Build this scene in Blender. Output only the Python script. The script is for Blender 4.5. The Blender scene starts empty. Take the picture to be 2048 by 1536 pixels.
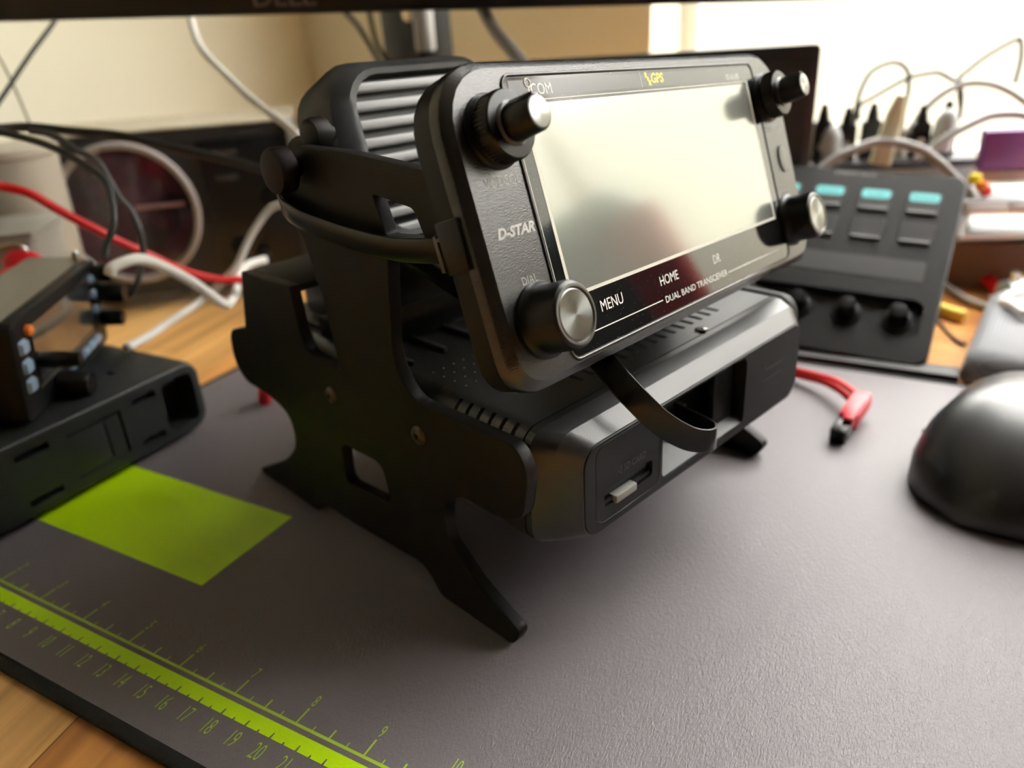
import bpy, bmesh, math, random
from mathutils import Vector, Matrix
random.seed(4)
K = 0.01            # everything below is written in centimetres
PI = math.pi
scn = bpy.context.scene
C = scn.collection
rad = math.radians

# ------------------------------------------------------------------ camera
cam_d = bpy.data.cameras.new('camera')
cam = bpy.data.objects.new('camera', cam_d); C.objects.link(cam)
scn.camera = cam
cam_d.sensor_width = 36.0
cam_d.lens = 1547.4 / 2048 * 36.0
R = [(0.87415147, 0.48230998, -0.05688843), (0.16145277, -0.39908161, -0.90258898), (-0.4580308, 0.77981469, -0.42672806)]
m = Matrix.Identity(4)
for i in range(3):
    m[i][0] = R[0][i]; m[i][1] = -R[1][i]; m[i][2] = -R[2][i]
m[0][3], m[1][3], m[2][3] = 0.3475, -0.1072, 0.1843
cam.matrix_world = m
cam_d.clip_start = 0.01; cam_d.clip_end = 50
cam_d.dof.use_dof = True
cam_d.dof.focus_distance = 0.215
cam_d.dof.aperture_fstop = 27.2 / 3.3

# ------------------------------------------------------------------ light
scn.view_settings.view_transform = 'Standard'
scn.view_settings.look = 'None'
scn.view_settings.gamma = 1.0
scn.view_settings.exposure = 0.3
w = bpy.data.worlds.new('sky'); scn.world = w; w.use_nodes = True
wn, wl = w.node_tree.nodes, w.node_tree.links
wtc = wn.new('ShaderNodeTexCoord'); wsp = wn.new('ShaderNodeSeparateXYZ'); wrp = wn.new('ShaderNodeValToRGB')
wl.new(wtc.outputs['Generated'], wsp.inputs[0]); wl.new(wsp.outputs['Z'], wrp.inputs['Fac'])
e_ = wrp.color_ramp.elements                    # hazy ground, bright horizon, brighter overcast sky
e_[0].position = 0.0; e_[0].color = (0.16, 0.145, 0.11, 1)
e_[1].position = 0.38; e_[1].color = (1.0, 0.97, 0.92, 1)
for p_, c_ in ((0.06, (0.20, 0.19, 0.15, 1)), (0.26, (0.24, 0.23, 0.19, 1))):
    q_ = e_.new(p_); q_.color = c_
wl.new(wrp.outputs['Color'], wn['Background'].inputs[0])
wn['Background'].inputs[1].default_value = 13.0
def area_light(name, loc, target, sx, sy, power, col):
    l = bpy.data.lights.new(name, 'AREA'); l.shape = 'RECTANGLE'; l.size = sx; l.size_y = sy
    l.energy = power; l.color = col
    o = bpy.data.objects.new(name, l); C.objects.link(o)
    o.location = loc
    o.rotation_euler = (Vector(target) - Vector(loc)).to_track_quat('-Z', 'Y').to_euler()
    return o
# daylight arriving through the window opening
pl_ = area_light('window_portal', (0.92, 0.80, 0.71), (0.92, 0.0, 0.71), 1.66, 1.38, 1.0, (1.0, 1.0, 1.0))
pl_.data.cycles.is_portal = True

# ------------------------------------------------------------------ materials
def new_mat(name):
    mt = bpy.data.materials.new(name); mt.use_nodes = True
    return mt, mt.node_tree.nodes, mt.node_tree.links, mt.node_tree.nodes['Principled BSDF']
MATS = {}
def M(name, col=(0.5, 0.5, 0.5), rough=0.5, metal=0.0, bump=0.0, scale=2000.0, spec=0.5, coat=0.0, coat_rough=0.05, emit=None, estr=1.0, mottle=None, mscale=200.0, dist=0.0001, dust=0.0, stretch=None, aniso=0.0):
    if name in MATS: return MATS[name]
    mt, n, l, b = new_mat(name)
    b.inputs['Base Color'].default_value = (*col, 1)
    b.inputs['Roughness'].default_value = rough
    b.inputs['Metallic'].default_value = metal
    b.inputs['Specular IOR Level'].default_value = spec
    b.inputs['Coat Weight'].default_value = coat
    b.inputs['Coat Roughness'].default_value = coat_rough
    if emit:
        b.inputs['Emission Color'].default_value = (*emit, 1); b.inputs['Emission Strength'].default_value = estr
    tc = n.new('ShaderNodeTexCoord')
    src = tc.outputs['Object']
    if stretch:
        mp = n.new('ShaderNodeMapping'); mp.inputs['Scale'].default_value = stretch
        l.new(src, mp.inputs['Vector']); src = mp.outputs['Vector']
    if mottle:
        nz = n.new('ShaderNodeTexNoise'); nz.inputs['Scale'].default_value = mscale; nz.inputs['Detail'].default_value = 4
        rp = n.new('ShaderNodeValToRGB')
        rp.color_ramp.elements[0].position = 0.35; rp.color_ramp.elements[1].position = 0.65
        rp.color_ramp.elements[0].color = (*col, 1); rp.color_ramp.elements[1].color = (*mottle, 1)
        l.new(src, nz.inputs['Vector']); l.new(nz.outputs['Fac'], rp.inputs['Fac']); l.new(rp.outputs['Color'], b.inputs['Base Color'])
    if dust > 0:
        nz = n.new('ShaderNodeTexVoronoi'); nz.inputs['Scale'].default_value = 900
        rp = n.new('ShaderNodeValToRGB'); rp.color_ramp.elements[0].position = 0.05; rp.color_ramp.elements[1].position = 0.09
        rp.color_ramp.elements[0].color = (0.55, 0.55, 0.52, 1); rp.color_ramp.elements[1].color = (*col, 1)
        g = n.new('ShaderNodeTexNoise'); g.inputs['Scale'].default_value = 45
        ad = n.new('ShaderNodeMath'); ad.operation = 'MULTIPLY_ADD'; ad.inputs[1].default_value = -dust; 
        l.new(tc.outputs['Object'], nz.inputs['Vector']); l.new(tc.outputs['Object'], g.inputs['Vector'])
        l.new(g.outputs['Fac'], ad.inputs[0]); ad.inputs[2].default_value = dust * 0.62
        su = n.new('ShaderNodeMath'); su.operation = 'ADD'
        l.new(nz.outputs['Distance'], su.inputs[0]); l.new(ad.outputs[0], su.inputs[1])
        l.new(su.outputs[0], rp.inputs['Fac']); l.new(rp.outputs['Color'], b.inputs['Base Color'])
    if bump > 0:
        nz = n.new('ShaderNodeTexNoise'); nz.inputs['Scale'].default_value = scale; nz.inputs['Detail'].default_value = 3
        bp = n.new('ShaderNodeBump'); bp.inputs['Strength'].default_value = bump; bp.inputs['Distance'].default_value = dist
        l.new(src, nz.inputs['Vector']); l.new(nz.outputs['Fac'], bp.inputs['Height']); l.new(bp.outputs['Normal'], b.inputs['Normal'])
    MATS[name] = mt
    return mt

def wood(name, rot):
    mt, n, l, b = new_mat(name)
    tc = n.new('ShaderNodeTexCoord'); mp = n.new('ShaderNodeMapping'); mp.inputs['Rotation'].default_value = (0, 0, rot)
    l.new(tc.outputs['Object'], mp.inputs['Vector'])
    # staves: brick pattern gives each stave its own tone
    br = n.new('ShaderNodeTexBrick'); br.inputs['Scale'].default_value = 1.0
    br.inputs['Brick Width'].default_value = 0.42; br.inputs['Row Height'].default_value = 0.043
    br.inputs['Mortar Size'].default_value = 0.0004; br.inputs['Bias'].default_value = 0.0
    br.inputs['Color1'].default_value = (0.70, 0.30, 0.075, 1); br.inputs['Color2'].default_value = (1.0, 0.64, 0.25, 1)
    br.inputs['Mortar'].default_value = (0.35, 0.15, 0.05, 1)
    l.new(mp.outputs['Vector'], br.inputs['Vector'])
    m2 = n.new('ShaderNodeMapping'); m2.inputs['Scale'].default_value = (5, 90, 60)
    l.new(mp.outputs['Vector'], m2.inputs['Vector'])
    nz = n.new('ShaderNodeTexNoise'); nz.inputs['Scale'].default_value = 1.0; nz.inputs['Detail'].default_value = 6; nz.inputs['Distortion'].default_value = 0.4
    l.new(m2.outputs['Vector'], nz.inputs['Vector'])
    rp = n.new('ShaderNodeValToRGB'); rp.color_ramp.elements[0].position = 0.36; rp.color_ramp.elements[1].position = 0.66
    rp.color_ramp.elements[0].color = (0.62, 0.52, 0.42, 1); rp.color_ramp.elements[1].color = (1.12, 1.08, 1.0, 1)
    l.new(nz.outputs['Fac'], rp.inputs['Fac'])
    mx = n.new('ShaderNodeMix'); mx.data_type = 'RGBA'; mx.blend_type = 'MULTIPLY'; mx.inputs['Factor'].default_value = 0.9
    l.new(br.outputs['Color'], mx.inputs['A']); l.new(rp.outputs['Color'], mx.inputs['B'])
    l.new(mx.outputs['Result'], b.inputs['Base Color'])
    b.inputs['Roughness'].default_value = 0.42
    return mt

plastic = M('black_plastic', (0.006, 0.006, 0.0065), 0.42, spec=.3, bump=0.25, scale=2600)
plastic_tex = M('textured_black_plastic', (0.012, 0.012, 0.012), 0.26, bump=0.7, scale=2400, dist=0.00012, spec=.9)
plastic_smooth = M('smooth_black_plastic', (0.005, 0.005, 0.005), 0.3, spec=.35)
housing_paint = M('black_housing_paint', (0.007, 0.007, 0.007), 0.36, bump=0.2, scale=3000, dust=0.03, spec=.8)
stand_mat = M('dark_steel_plate', (0.006, 0.0055, 0.0045), 0.5, spec=.25, bump=0.15, scale=900, mottle=(0.012, 0.0095, 0.007), mscale=60)
gloss_black = M('glossy_black_glass', (0.008, 0.008, 0.009), 0.07, coat=0.6, dust=0.02)
rubber = M('black_rubber', (0.012, 0.012, 0.012), 0.55)
cable_black = M('black_cable_jacket', (0.02, 0.02, 0.018), 0.4)
cable_white = M('white_cable_jacket', (0.78, 0.76, 0.7), 0.45)
cable_grey = M('grey_cable_jacket', (0.36, 0.35, 0.34), 0.45, bump=0.4, scale=1500)
cable_red = M('red_cable_jacket', (0.75, 0.008, 0.012), 0.35)
red_plastic = M('red_plastic', (0.8, 0.02, 0.04), 0.35)
chrome = M('spun_metal', (0.62, 0.61, 0.58), 0.28, metal=1.0)
steel = M('bright_steel', (0.7, 0.7, 0.68), 0.25, metal=1.0)
white_ink = M('white_ink', (0.75, 0.75, 0.7), 0.5)
grey_ink = M('grey_ink', (0.32, 0.32, 0.3), 0.5)
yellow_ink = M('yellow_ink', (0.85, 0.72, 0.02), 0.5)
lcd = M('lcd_film', (0.36, 0.38, 0.335), 0.16, metal=0.55, coat=1.0, coat_rough=0.07, dust=0.012)
lcd_frame = M('pale_screen_frame', (0.62, 0.62, 0.54), 0.5)
lime = M('lime_print', (0.60, 0.95, 0.0), 0.45, bump=0.8, scale=900, dist=0.0002)
lime_thin = M('lime_thin_print', (0.45, 0.66, 0.05), 0.5)
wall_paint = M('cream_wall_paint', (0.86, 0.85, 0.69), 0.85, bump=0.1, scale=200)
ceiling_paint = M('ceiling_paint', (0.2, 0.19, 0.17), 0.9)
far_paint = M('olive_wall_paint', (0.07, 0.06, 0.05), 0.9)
grey_box = M('grey_metal_box', (0.045, 0.045, 0.045), 0.45, bump=0.2, scale=600)

def spun():
    mt, n, l, b = new_mat('spun_knob_cap')
    b.inputs['Base Color'].default_value = (0.24, 0.24, 0.225, 1); b.inputs['Metallic'].default_value = 1.0
    b.inputs['Roughness'].default_value = 0.3; b.inputs['Anisotropic'].default_value = 0.85
    t = n.new('ShaderNodeTangent'); t.direction_type = 'RADIAL'; t.axis = 'Z'
    l.new(t.outputs[0], b.inputs['Tangent'])
    return mt
spun_cap = spun()

def mat_leather():
    mt, n, l, b = new_mat('mat_leather')
    tc = n.new('ShaderNodeTexCoord'); mp = n.new('ShaderNodeMapping')
    mp.inputs['Rotation'].default_value = (0, 0, rad(25)); mp.inputs['Scale'].default_value = (1.9, 0.75, 1)
    l.new(tc.outputs['Object'], mp.inputs['Vector'])
    v = n.new('ShaderNodeTexNoise'); v.inputs['Scale'].default_value = 900; v.inputs['Detail'].default_value = 2.5; v.inputs['Distortion'].default_value = 0.6
    l.new(mp.outputs['Vector'], v.inputs['Vector'])
    bp = n.new('ShaderNodeBump'); bp.inputs['Strength'].default_value = 0.8; bp.inputs['Distance'].default_value = 0.0003
    l.new(v.outputs['Fac'], bp.inputs['Height']); l.new(bp.outputs['Normal'], b.inputs['Normal'])
    b.inputs['Base Color'].default_value = (0.178, 0.159, 0.170, 1); b.inputs['Roughness'].default_value = 0.46
    b.inputs['Specular IOR Level'].default_value = 0.5
    return mt
leather = mat_leather()

def fabric():
    mt, n, l, b = new_mat('grey_woven_fabric')
    tc = n.new('ShaderNodeTexCoord'); mp = n.new('ShaderNodeMapping'); mp.inputs['Rotation'].default_value = (0, 0, rad(45))
    l.new(tc.outputs['Object'], mp.inputs['Vector'])
    ck = n.new('ShaderNodeTexChecker'); ck.inputs['Scale'].default_value = 700
    ck.inputs['Color1'].default_value = (0.3, 0.31, 0.33, 1); ck.inputs['Color2'].default_value = (0.17, 0.175, 0.19, 1)
    l.new(mp.outputs['Vector'], ck.inputs['Vector']); l.new(ck.outputs['Color'], b.inputs['Base Color'])
    b.inputs['Roughness'].default_value = 0.8
    return mt
woven = fabric()

# ------------------------------------------------------------------ helpers
def link(name, me, mat=None, parent=None, smooth=None):
    o = bpy.data.objects.new(name, me); C.objects.link(o)
    if mat:
        me.materials.clear()
        for x in (mat if isinstance(mat, (list, tuple)) else [mat]): me.materials.append(x)
    if parent: o.parent = parent
    if smooth is not None:
        for p in me.polygons: p.use_smooth = True
        if smooth < 179:
            try: me.set_sharp_from_angle(angle=rad(smooth))
            except Exception: pass
    return o
def obj(name, bm, mat, parent=None, smooth=35):
    bmesh.ops.recalc_face_normals(bm, faces=bm.faces)
    me = bpy.data.meshes.new(name); bm.to_mesh(me); bm.free()
    return link(name, me, mat, parent, smooth)
def tag(o, label=None, cat=None, group=None, kind=None):
    if label: o['label'] = label
    if cat: o['category'] = cat
    if group: o['group'] = group
    if kind: o['kind'] = kind
    return o
def thing(name, label, cat, mw=None, group=None):
    o = bpy.data.objects.new(name, None); C.objects.link(o); o.empty_display_size = 0.02
    if mw is not None: o.matrix_world = mw
    return tag(o, label, cat, group)
def frame(o, X, Y, Z):
    m = Matrix.Identity(4)
    for i in range(3): m[i][0] = X[i]; m[i][1] = Y[i]; m[i][2] = Z[i]; m[i][3] = o[i] * K
    return m
def at(x, y, z=0, rz=0): return Matrix.Translation((x*K, y*K, z*K)) @ Matrix.Rotation(rad(rz), 4, 'Z')
def V(p): return Vector((p[0]*K, p[1]*K, p[2]*K))
def box(bm, x0, x1, y0, y1, z0, z1, bev=0, seg=2, mtx=None):
    vs = [bm.verts.new(V((x, y, z))) for z in (z0, z1) for x, y in ((x0, y0), (x1, y0), (x1, y1), (x0, y1))]
    fs = [bm.faces.new([vs[i] for i in q]) for q in ((3,2,1,0),(4,5,6,7),(0,1,5,4),(1,2,6,5),(2,3,7,6),(3,0,4,7))]
    if mtx: bmesh.ops.transform(bm, matrix=mtx, verts=vs)
    if bev:
        es = list({e for f in fs for e in f.edges})
        bmesh.ops.bevel(bm, geom=es, offset=bev*K, segments=seg, affect='EDGES', profile=0.5)
    return bm
def bx(*a, **k): return box(bmesh.new(), *a, **k)
def rr(x0, x1, y0, y1, r, n=6):
    q = r if isinstance(r, tuple) else (r,)*4
    q = [min(v, (x1-x0)/2-1e-4, (y1-y0)/2-1e-4) for v in q]; pts = []
    for r, cx, cy, a0 in ((q[0], x1-q[0], y1-q[0], 0), (q[1], x0+q[1], y1-q[1], 90), (q[2], x0+q[2], y0+q[2], 180), (q[3], x1-q[3], y0+q[3], 270)):
        for i in range(n+1):
            a = rad(a0 + 90*i/n); pts.append((cx + r*math.cos(a), cy + r*math.sin(a)))
    return pts
def loft(bm, secs, cap=True):
    """secs: list of lists of 3D points, all of one length"""
    rings = [[bm.verts.new(V(p)) for p in s] for s in secs]
    n = len(rings[0])
    for a, b in zip(rings, rings[1:]):
        for i in range(n): bm.faces.new((a[i], a[(i+1) % n], b[(i+1) % n], b[i]))
    if cap:
        bm.faces.new(list(reversed(rings[0]))); bm.faces.new(rings[-1])
    return bm
def loftz(secs, cap=True, bm=None):
    """secs: (z, x0, x1, y0, y1, r)"""
    return loft(bm or bmesh.new(), [[(x, y, s[0]) for x, y in rr(*s[1:])] for s in secs], cap)
def lathe(prof, seg=48, bm=None, c=(0, 0, 0), axis='z', flute=0, flute_d=0, flute_rng=None):
    """prof: (radius, height)"""
    bm = bm or bmesh.new(); rings = []
    for r, h in prof:
        ring = []
        for i in range(seg):
            a = 2*PI*i/seg; q = r
            if flute and flute_rng[0] <= h <= flute_rng[1] and i % 2: q = r - flute_d
            x, y, z = q*math.cos(a), q*math.sin(a), h
            p = {'z': (x, y, z), 'x': (z, x, y), 'y': (x, z, y)}[axis]
            ring.append(bm.verts.new(V((p[0]+c[0], p[1]+c[1], p[2]+c[2]))))
        rings.append(ring)
    for a, b in zip(rings, rings[1:]):
        for i in range(seg): bm.faces.new((a[i], a[(i+1) % seg], b[(i+1) % seg], b[i]))
    bm.faces.new(list(reversed(rings[0]))); bm.faces.new(rings[-1])
    return bm
def catmull(pts, n=8, closed=False):
    P = [Vector(p) for p in pts]; out = []
    m = len(P); rng = range(m) if closed else range(m-1)
    for i in rng:
        if closed: a, b, c, d = P[i-1], P[i], P[(i+1) % m], P[(i+2) % m]
        else: a, b, c, d = P[max(i-1, 0)], P[i], P[i+1], P[min(i+2, m-1)]
        for k in range(n):
            t = k/n
            out.append(0.5*((2*b) + (-a+c)*t + (2*a-5*b+4*c-d)*t*t + (-a+3*b-3*c+d)*t**3))
    if not closed: out.append(P[-1])
    return out
def sweep(bm, path, sect, up=None, cap=True):
    """path: Vectors in cm; sect: 2D points; parallel-transport frame (or fixed up)"""
    rings = []; n = len(path); nrm = None
    for i, p in enumerate(path):
        t = (path[min(i+1, n-1)] - path[max(i-1, 0)]).normalized()
        if up is not None:
            u = up[i] if isinstance(up, list) else Vector(up)
            side = t.cross(u).normalized(); u2 = side.cross(t).normalized()
        else:
            if nrm is None:
                nrm = t.orthogonal().normalized()
            nrm = (nrm - t*nrm.dot(t)).normalized(); side = nrm; u2 = t.cross(nrm)
        rings.append([bm.verts.new(V(p + side*a + u2*b)) for a, b in sect])
    k = len(sect)
    for a, b in zip(rings, rings[1:]):
        for i in range(k): bm.faces.new((a[i], a[(i+1) % k], b[(i+1) % k], b[i]))
    if cap: bm.faces.new(list(reversed(rings[0]))); bm.faces.new(rings[-1])
    return bm
def circ(r, n=10): return [(r*math.cos(2*PI*i/n), r*math.sin(2*PI*i/n)) for i in range(n)]
def tube(bm, pts, r, n=10, sm=8): return sweep(bm, catmull(pts, sm), circ(r, n))
def cable(name, pts, r, mat, label, group=None, cat='cable', n=10):
    o = obj(name, tube(bmesh.new(), pts, r, n), mat, None, 180)
    return tag(o, label, cat, group)
def dg():
    return bpy.context.evaluated_depsgraph_get()
def bake(o):
    bpy.context.view_layer.update()
    me = bpy.data.meshes.new_from_object(o.evaluated_get(dg()))
    return me
def text(s, size, name, mat, parent, mtx=None, x=0, y=0, z=0, sx=1.0, shear=0.0, ext=0.002, align='CENTER', bold=0.0, rz=0):
    cu = bpy.data.curves.new('t', 'FONT'); cu.body = s; cu.size = size*K; cu.align_x = align; cu.align_y = 'CENTER'
    cu.shear = shear; cu.extrude = ext*K; cu.offset = bold*K; cu.resolution_u = 3
    t = bpy.data.objects.new('t', cu); C.objects.link(t)
    me = bake(t); bpy.data.objects.remove(t); bpy.data.curves.remove(cu)
    me.transform(Matrix.Translation((x*K, y*K, z*K)) @ Matrix.Rotation(rad(rz), 4, 'Z') @ Matrix.Scale(sx, 4, (1, 0, 0)))
    return link(name, me, mat, parent)
def texts(items, name, mat, parent):
    return [text(name=name, mat=mat, parent=parent, **it) for it in items]
def join_text(items, name, mat, parent):
    """items: dicts of text() arguments -> ONE mesh"""
    bm = bmesh.new()
    for it in items:
        o = text(name='t', mat=None, parent=None, **it); bm.from_mesh(o.data)
        me = o.data; bpy.data.objects.remove(o); bpy.data.meshes.remove(me)
    me = bpy.data.meshes.new(name); bm.to_mesh(me); bm.free()
    return link(name, me, mat, parent)
def fillet(pts, n=5):
    """pts: (x, y, r) -> rounded closed polygon"""
    out = []; m = len(pts)
    for i, (x, y, r) in enumerate(pts):
        p = Vector((x, y)); a = Vector(pts[i-1][:2]) - p; b = Vector(pts[(i+1) % m][:2]) - p
        if r <= 0: out.append((x, y)); continue
        d = min(r, a.length*0.48, b.length*0.48); p0 = p + a.normalized()*d; p1 = p + b.normalized()*d
        for k in range(n+1):
            t = k/n; q = p0*(1-t)**2 + p*2*t*(1-t) + p1*t*t; out.append((q.x, q.y))
    return out
def plate(name, outlines, thick, mat, parent, bevel=0.03, mtx=None):
    """flat plate from closed 2D outlines (first outer, others holes); local xy, centred in z"""
    cu = bpy.data.curves.new('p', 'CURVE'); cu.dimensions = '2D'; cu.fill_mode = 'BOTH'
    cu.extrude = (thick/2-bevel)*K; cu.bevel_depth = bevel*K; cu.bevel_resolution = 2; cu.offset = -bevel*K
    for o_ in outlines:
        s = cu.splines.new('POLY'); s.points.add(len(o_)-1); s.use_cyclic_u = True
        for p, q in zip(s.points, o_): p.co = (q[0]*K, q[1]*K, 0, 1)
    t = bpy.data.objects.new('p', cu); C.objects.link(t)
    me = bake(t); bpy.data.objects.remove(t)
    if mtx is not None: me.transform(mtx)
    return link(name, me, mat, parent, 40)
def cut(o, bms, ang=30):
    for b in bms:
        me = bpy.data.meshes.new('c'); bmesh.ops.recalc_face_normals(b, faces=b.faces); b.to_mesh(me); b.free()
        c = bpy.data.objects.new('c', me); C.objects.link(c); c.parent = o.parent; c.matrix_world = o.matrix_world
        md = o.modifiers.new('b', 'BOOLEAN'); md.operation = 'DIFFERENCE'; md.object = c; md.solver = 'EXACT'
        bpy.context.view_layer.update()
        c.matrix_parent_inverse = o.matrix_parent_inverse.copy(); c.matrix_basis = o.matrix_basis.copy()
        me2 = bake(o); o.modifiers.clear(); old = o.data; o.data = me2
        bpy.data.objects.remove(c)
    for p in o.data.polygons: p.use_smooth = True
    o.data.set_sharp_from_angle(angle=rad(ang))
    return o
def struct(name, bm, mat): return tag(obj(name, bm, mat, None, None), kind='structure')

# ------------------------------------------------------------------ room
WX, WY = -35.6, 65.6
struct('floor', bx(WX, 260, -250, WY, -76, -75), M('floor_boards', (0.25, 0.19, 0.14), 0.6))
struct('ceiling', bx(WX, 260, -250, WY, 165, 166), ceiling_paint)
struct('wall_left', bx(WX-2, WX, -250, WY+14, -75, 165), wall_paint)
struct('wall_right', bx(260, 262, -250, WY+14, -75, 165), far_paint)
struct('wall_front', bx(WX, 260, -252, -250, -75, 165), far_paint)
wx0, wx1, wz0, wz1 = 7.5, 175.0, 2.0, 140.0
bm = bmesh.new()
box(bm, WX, wx0, WY, WY+14, -75, 165); box(bm, wx1, 260, WY, WY+14, -75, 165)
box(bm, wx0, wx1, WY, WY+14, -75, wz0); box(bm, wx0, wx1, WY, WY+14, wz1, 165)
struct('wall_back', bm, wall_paint)
wframe = M('white_window_frame', (0.8, 0.8, 0.78), 0.4)
bm = bmesh.new()
for a in ((wx0, wx0+1.8, wz0, wz1), (wx1-4, wx1, wz0, wz1), (wx0+1.8, wx1-4, wz0, wz0+3), (wx0+1.8, wx1-4, wz1-3, wz1), (92, 96, wz0+3, wz1-3)):
    box(bm, a[0], a[1], WY+9, WY+12, a[2], a[3], 0.2)
wf = struct('window_1', bm, wframe)
gl, n_, l_, b_ = new_mat('window_glass')
b_.inputs['Transmission Weight'].default_value = 1.0; b_.inputs['Roughness'].default_value = 0.0; b_.inputs['IOR'].default_value = 1.0
b_.inputs['Specular IOR Level'].default_value = 0.3
obj('pane', bx(wx0+1.8, wx1-4, WY+10.4, WY+10.6, wz0+3, wz1-3), gl, wf, None)

# ------------------------------------------------------------------ desk
wood_a = wood('butcher_block', rad(78)); wood_b = wood('butcher_block_across', rad(8))
DZ = -0.3
t = thing('desk', 'warm butcher block desk top under the grey mat and radios', 'desk', at(0, 0, DZ))
o = obj('desk_top', bx(WX+0.3, 24, -60, WY-0.3, -3.8, 0, 0.1), wood_a, t, 30)
for x, y in ((WX+6, -50), (18, -50), (WX+6, 55), (18, 55)): obj('leg', bx(x-3, x+3, y-3, y+3, -74.7, -3.8), M('desk_leg_paint', (0.05, 0.05, 0.05), 0.5), t)
t = thing('side_desk', 'pale lit wooden desk top under the mouse, hub and yellow pencil', 'desk', at(0, 0, DZ))
obj('desk_top', bx(24.1, 160, -60, WY-0.3, -3.8, 0, 0.1), wood_b, t, 30)
for x, y in ((34, -50), (150, -50), (34, 55), (150, 55)): obj('leg', bx(x-3, x+3, y-3, y+3, -74.7, -3.8), MATS['desk_leg_paint'], t)

# ------------------------------------------------------------------ desk mat with printed ruler
mat_t = thing('desk_mat', 'grey leather-look desk mat with lime printed ruler and black stitched edge', 'desk mat', at(0, 0, DZ))
MX0, MX1, MY0, MY1 = -1.9, 78, -2.45, 31.65
obj('mat_surface', loftz([(0.0, MX0+.2, MX1, MY0+.2, MY1-.2, 1.2), (0.3, MX0+.2, MX1, MY0+.2, MY1-.2, 1.2)]), leather, mat_t, 30)
bm = bmesh.new()
path = [Vector((x, y, 0.17)) for x, y in rr(MX0+0.02, MX1, MY0+0.02, MY1-0.02, 1.2)]
path.append(path[0].copy())
sweep(bm, path, [(a*1.5, b) for a, b in circ(0.185, 10)], up=(0, 0, 1), cap=False)
obj('stitched_edge', bm, M('black_stitching', (0.006, 0.006, 0.006), 0.8, bump=1.0, scale=900, dist=0.0004), mat_t, 180)
bm = bmesh.new()
zt, zq = 0.302, 0.306
def q2(bm, x0, x1, y0, y1, z=zq):
    bm.faces.new([bm.verts.new(V(p)) for p in ((x0, y0, z), (x1, y0, z), (x1, y1, z), (x0, y1, z))])
RX0, RX1 = 0.3, 73
pts = [(RX0, -0.22), (RX0, -0.72)]
for i in range(1, 146):
    x = RX0 - 0.3 + i*0.5
    if x < RX0+.1: continue
    d = 0.2 if i % 2 == 0 else 0.09
    pts += [(x-0.035, -0.72), (x-0.02, -0.72+d), (x+0.02, -0.72+d), (x+0.035, -0.72)]
pts += [(RX1, -0.72), (RX1, -0.22)]
# band = quads between notches
xs = [p[0] for p in pts]
top = []
bot = pts[1:-1]
for (xa, ya), (xb, yb) in zip(bot, bot[1:]):
    bm.faces.new([bm.verts.new(V(p)) for p in ((xa, ya, zq), (xb, yb, zq), (xb, -0.22, zq), (xa, -0.22, zq))])
obj('ruler_band', bm, lime, mat_t, None)
bm = bmesh.new()
q2(bm, RX0, RX1, -0.05, 0.05)
for i in range(1, 4*28+1):
    x = i*0.635; h = 0.62 if i % 4 == 0 else (0.36 if i % 2 == 0 else 0.2)
    wd = 0.03 if i % 2 == 0 else 0.018
    q2(bm, x-wd, x+wd, 0.05, h)
obj('inch_scale', bm, lime_thin, mat_t, None)
items = []
for i in range(2, 29): items.append(dict(s=str(i), size=0.62, x=i*2.54, y=0.9, z=zq, sx=0.5, ext=0.001, bold=-0.004))
for i in range(1, 73): items.append(dict(s=str(i), size=0.8, x=i+0.02, y=-1.24, z=zq, sx=0.48, ext=0.001, bold=-0.006))
join_text(items, 'ruler_numbers', lime_thin, mat_t)
bm = bmesh.new(); q2(bm, 0.5, 12.65, 3.18, 7.99)
obj('printed_block', bm, lime, mat_t, None)

# ------------------------------------------------------------------ radio stand (local: x forward, y away to the right, z up)
SD = (0.96047822, -0.27835515, 0); SN = (0.27835515, 0.96047822, 0)
SO = (8.9, 10.1, 0)
SF = frame(SO, SD, SN, (0, 0, 1))
stand = thing('radio_stand', 'dark steel two-sided radio stand with curved feet holding the transceiver', 'stand', SF)
out = [(16.75, 0.75, .3), (16.35, 0.0, .25), (12.7, 0.0, .3), (12.35, 0.6, .5), (11.8, 0.95, 1.2), (9.4, 0.78, .5), (6.7, 0.6, .5), (5.45, 0.7, .3), (4.6, 0.0, .3),
       (0.0, 0.0, .3), (-0.3, 0.15, .1), (2.6, 1.7, 1.0), (3.9, 2.9, 1.2), (3.8, 4.3, 1.2), (2.3, 4.75, 1.0), (0.3, 4.8, .8), (-0.5, 5.6, .7), (-0.3, 7.1, .6),
       (1.35, 7.55, .1), (2.1, 10.1, .05), (5.75, 10.15, .05), (5.9, 8.6, .1), (6.2, 7.7, .4), (8.35, 7.6, .2), (8.0, 10.2, .1), (7.35, 12.2, .1), (6.7, 12.9, .2), (6.75, 14.6, .5), (7.8, 15.2, .3), (10.6, 15.2, .3), (14.6, 14.95, .3),
       (14.7, 13.0, .3), (12.15, 12.6, .1), (11.7, 9.3, .2), (11.85, 8.5, .5), (12.5, 7.72, .6), (17.1, 7.7, 1.0), (17.5, 6.9, .8), (17.2, 5.3, .9),
       (16.4, 4.95, .5), (14.4, 4.95, .7), (13.55, 4.3, .8), (13.45, 2.9, .5), (14.9, 1.65, .3)]
holes = [[(7.55, 4.35, .3), (10.1, 4.45, .5), (10.4, 2.85, .3), (7.45, 2.6, .4)], [(11.75, 14.1, .15), (13.6, 13.9, .2), (14.0, 13.1, .1), (12.2, 12.95, .15)]]
T = 0.45
XZ = Matrix.Rotation(rad(90), 4, 'X')     # local xy plate -> xz plane (normal -y)
def side(y, hls, o_=out):
    return plate('side_plate', [fillet(o_)] + [fillet(h) for h in hls], T, stand_mat, stand, 0.04, Matrix.Translation((0, y*K, 0)) @ XZ)
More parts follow.
